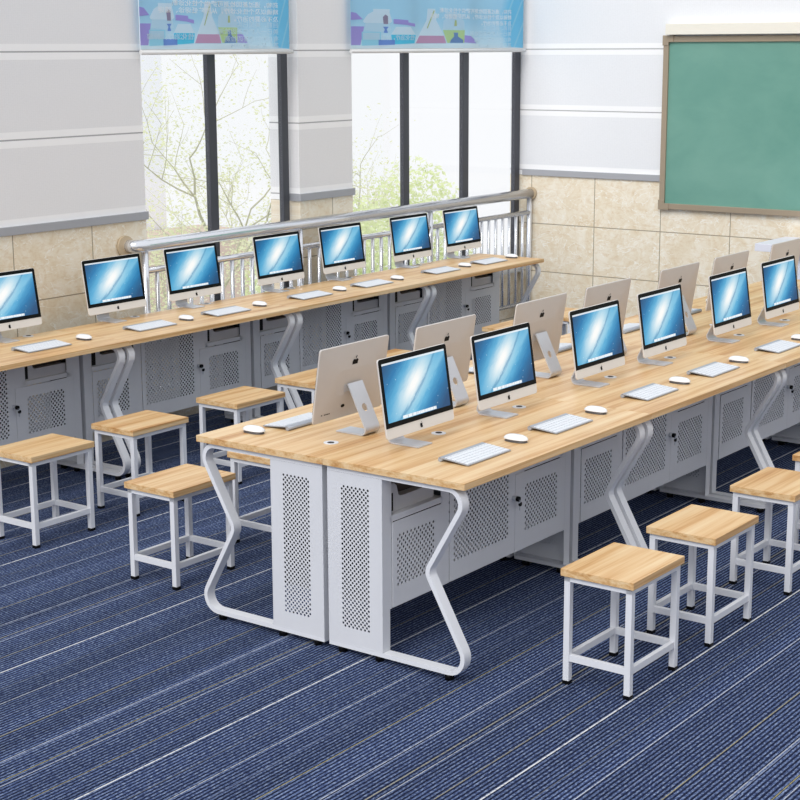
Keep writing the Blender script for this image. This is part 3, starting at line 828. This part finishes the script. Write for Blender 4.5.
def mouse_proto():
    m_ = empty('mouse'); W, L = .053, .104
    def shell(bm, sc, zb, zt, k):
        n, r = 20, 8; rings = []
        for i in range(r+1):
            t = i/r; rr = math.cos(t*math.pi/2)**.75 if i < r else 0.0; z = zb+(zt-zb)*math.sin(t*math.pi/2)
            ring = []
            for j in range(n):
                a = 2*math.pi*j/n; ca, sa = math.cos(a), math.sin(a)
                ex = .8
                x = W/2*math.copysign(abs(ca)**ex, ca)*sc*rr; y = L/2*math.copysign(abs(sa)**ex, sa)*sc*rr
                ring.append(bm.bm.verts.new((x, y, z)))
            rings.append(ring)
        mi = bm.mi(k)
        for a, b in zip(rings, rings[1:]):
            for j in range(n):
                f = bm.bm.faces.new((a[j], a[(j+1) % n], b[(j+1) % n], b[j])); f.smooth = True; f.material_index = mi
        bm.bm.faces.new(rings[0][::-1]).material_index = mi
        bmesh.ops.remove_doubles(bm.bm, verts=bm.bm.verts, dist=1e-6)
    a = MB(); shell(a, .93, 0, .016, 'mouse_base'); a.build('mouse_base', m_)
    b = MB(); shell(b, 1.0, .0100, .0285, 'mouse'); b.build('top_shell', m_)
    return m_
mp = mouse_proto(); mu = [False]
def mouse(x, y, flip, label, group):
    o = mp if not mu[0] else copy_tree(mp)
    mu[0] = True; o.location = (x, y, DZ+.0006); o.rotation_euler[2] = math.pi if flip else 0; tag(o, label, 'mouse', group)
ordn = ['first', 'second', 'third', 'fourth', 'fifth', 'sixth', 'seventh', 'eighth']
near_k = ['on the front desk below the nearest lit screen', 'on the front desk, the one nearer the desk joint', 'just right of the first tabletop joint', 'left of the second tabletop joint', 'at the right frame edge of near desk row']
for i, (kx, mx) in enumerate(zip((.206, .822, 1.578, 2.205, 2.943), (.636, 1.252, 2.008, 2.629, 3.36))):
    keyboard(kx, .122, False, 'flat white and silver keyboard '+near_k[i], 'keyboards on the near side of the double row')
    if i < 4: mouse(mx, .192, False, 'white mouse beside the keyboard '+near_k[i], 'mice on the near side of the double row')
mouse(3.37, .192, False, 'white mouse cut by the right frame edge on near desk row', 'mice on the near side of the double row')
far_k = ['behind the nearest silver-backed monitor', 'half hidden behind the second silver-backed monitor', 'between third silver-backed monitor and third lit screen', 'showing past the fourth silver-backed monitor',
         'glimpsed right of the fifth silver-backed monitor', 'glimpsed right of the fifth lit screen', 'far right before the podium']
for i, x in enumerate((.262, .88, 1.64, 2.26, 3.01, 3.63)):
    keyboard(x+.285, 1.150, True, 'white keyboard on far side of double row, '+far_k[i], 'keyboards on the far side of the double row')
for x, lb in ((.163, 'white mouse on the left corner of the double row, near its tip'), (4.27, 'white mouse on far side of double row, left of the rightmost lit screen')):
    mouse(x, 1.112, True, lb, 'mice on the far side of the double row')
bk = ['leftmost in the window row', 'in window row below the screen left of handrail end', 'in window row below the screen right of handrail end', 'in window row below the screen left of the pillar',
      'in window row below the pillar screen', 'in window row, second from the right end', 'in window row nearest the right tiled wall']
for i, (x, y, m2) in enumerate(((.968, 3.18, 1.249), (1.726, 3.18, 2.017), (2.339, 3.18, 2.639), (3.098, 3.18, 3.396), (3.72, 3.18, 4.003), (4.49, 3.18, 4.79), (5.085, 3.18, 5.39))):
    if i == 0: x = .955
    keyboard(x-.1425, y-.010, False, 'white keyboard '+bk[i], 'keyboards on the window row')
    mouse(m2, 3.245, False, 'white mouse right of the keyboard '+bk[i], 'mice on the window row')

# ------------------------------------------------------------ devices in the cabinet niches
def device_proto():
    d = empty('printer')
    MB().prism([(-.15, 0), (.15, 0), (.15, .052), (-.060, .052), (-.075, .060), (-.088, .098), (-.102, .108), (-.128, .108), (-.143, .100), (-.15, .085)], -.080, .078, 'printer', 1).build('casing', d)
    MB().box(-.068, .149, -.045, .076, .0525, .100, 'printer_dark', .004).build('lid', d)
    MB().box(-.139, -.112, -.0825, -.08, .006, .074, 'black').build('front_slot', d)
    return d
dp = device_proto(); du = [False]
def device(x, y, label):
    o = dp if not du[0] else copy_tree(dp)
    du[0] = True; o.location = (x, y, .5565); tag(o, label, 'printer', 'grey machines in the cabinet niches')
device(.225, .475, 'grey machine in the open niche under the front desk corner')
nm = ['leftmost window-row desk', 'window-row desk at the handrail end', 'window-row desk before the pillar', 'last window-row desk by the right wall']
for k in range(4):
    if k: device(BX+k*LU+.225, BY+.462, 'grey machine in the left cabinet niche of the '+nm[k])
    device(BX+k*LU+1.125, BY+.462, 'grey machine in the right cabinet niche of the '+nm[k])

# ------------------------------------------------------------ outside
def tree(name, base, h, label, leafk, spread, nleaf, seed, lsz=.05, lean=(0, 0)):
    r = random.Random(seed); t = empty(name, base); tag(t, label, 'tree', 'trees outside the windows')
    br = MB(); tips = []
    def grow(p, d, L, rad, lev):
        pts = [p]; rs = [rad]; q = Vector(p); dd = Vector(d)
        for i in range(4):
            dd = (dd+Vector((r.uniform(-1, 1), r.uniform(-1, 1), r.uniform(-.5, .9)))*.16).normalized()
            q = q+dd*L/4; pts.append(q.copy()); rs.append(rad*(1-.14*(i+1)))
            if lev >= 2: tips.append((q.copy(), lev))
        br.tube(pts, rs, 'bark', 5 if lev else 8, cap=False)
        if lev < 5:
            for j in range(3 if lev < 4 else 2):
                a = dd.orthogonal().normalized(); a.rotate(Matrix.Rotation(r.uniform(0, 6.28), 3, dd))
                nd = (dd*.75+a*r.uniform(.45, .95)*spread+Vector((0, 0, .10))).normalized()
                st_ = pts[-1] if j == 0 else pts[r.choice((2, 3))]
                grow(st_, nd, L*r.uniform(.62, .8), rad*.55, lev+1)
    grow(Vector((0, 0, 0)), Vector((lean[0], lean[1], 1)).normalized(), h*.34, .07, 0)
    br.build('branches', t)
    lf = MB(); lf.mi(leafk)
    for i in range(nleaf):
        p, lv = r.choice(tips); c = p+Vector((r.gauss(0, .12), r.gauss(0, .12), r.gauss(0, .12)))
        a = Vector((r.gauss(0, 1), r.gauss(0, 1), r.gauss(0, 1))).normalized(); b = a.orthogonal().normalized(); s_ = lsz*r.uniform(.5, 1.2)
        lf.face([c-a*s_, c+b*s_*.45, c+a*s_, c-b*s_*.45], leafk)
    fo = lf.build('foliage', t); fo['kind'] = 'stuff'
tree('tree', (11.2, 10.2, -3.4), 6.4, 'bare spring tree with pale leaves outside the left window', 'leaf', 1.15, 15000, 3, .028, (-.35, 0))
tree('tree', (14.2, 11.6, -3.6), 6.0, 'pale green tree outside the left part of the right window', 'leaf', 1.1, 9000, 11, .03)
def shrub(base, rad, label, seed, n=9000):
    r = random.Random(seed); t = empty('shrub', base); tag(t, label, 'shrub', 'shrubs outside the windows')
    st = MB()
    for i in range(26):
        th = r.uniform(0, 6.28); e = Vector((math.cos(th)*rad[0]*r.uniform(.2, .8), math.sin(th)*rad[1]*r.uniform(.2, .8), rad[2]*r.uniform(.9, 1.6)))
        st.tube([(0, 0, 0), e*.5+Vector((0, 0, .1)), e], [.03, .018, .006], 'bark', 5, cap=False)
    st.build('branches', t)
    lf = MB(); lf.mi('leaf2')
    for i in range(n):
        d = Vector((r.gauss(0, 1), r.gauss(0, 1), r.gauss(0, 1))).normalized()*r.random()**.4
        c = Vector((d.x*rad[0], d.y*rad[1], rad[2]+d.z*rad[2]))
        a = Vector((r.gauss(0, 1), r.gauss(0, 1), r.gauss(0, 1))).normalized(); b = a.orthogonal().normalized(); s_ = .042*r.uniform(.5, 1.2)
        lf.face([c-a*s_, c+b*s_*.5, c+a*s_, c-b*s_*.5], 'leaf2')
    fo = lf.build('foliage', t); fo['kind'] = 'stuff'
shrub((10.3, 8.9, -3.2), (1.5, .75, 1.95), 'yellow-green shrub outside the left window', 5, 18000)
shrub((12.55, 9.3, -3.2), (1.2, .75, 2.05), 'yellow-green shrub outside the left part of the right window', 6, 15000)
bl = empty('building', (16.2, 20, -8)); tag(bl, 'pale white building outside at the left edge of the left window', 'building')
MB().box(-3, 2.75, 0, 6, 0, 14, 'bldg').build('wall', bl)
MB().box(-3, 3.6, -1.4, -.05, 0, 6.75, 'brick').build('low_wall', bl)
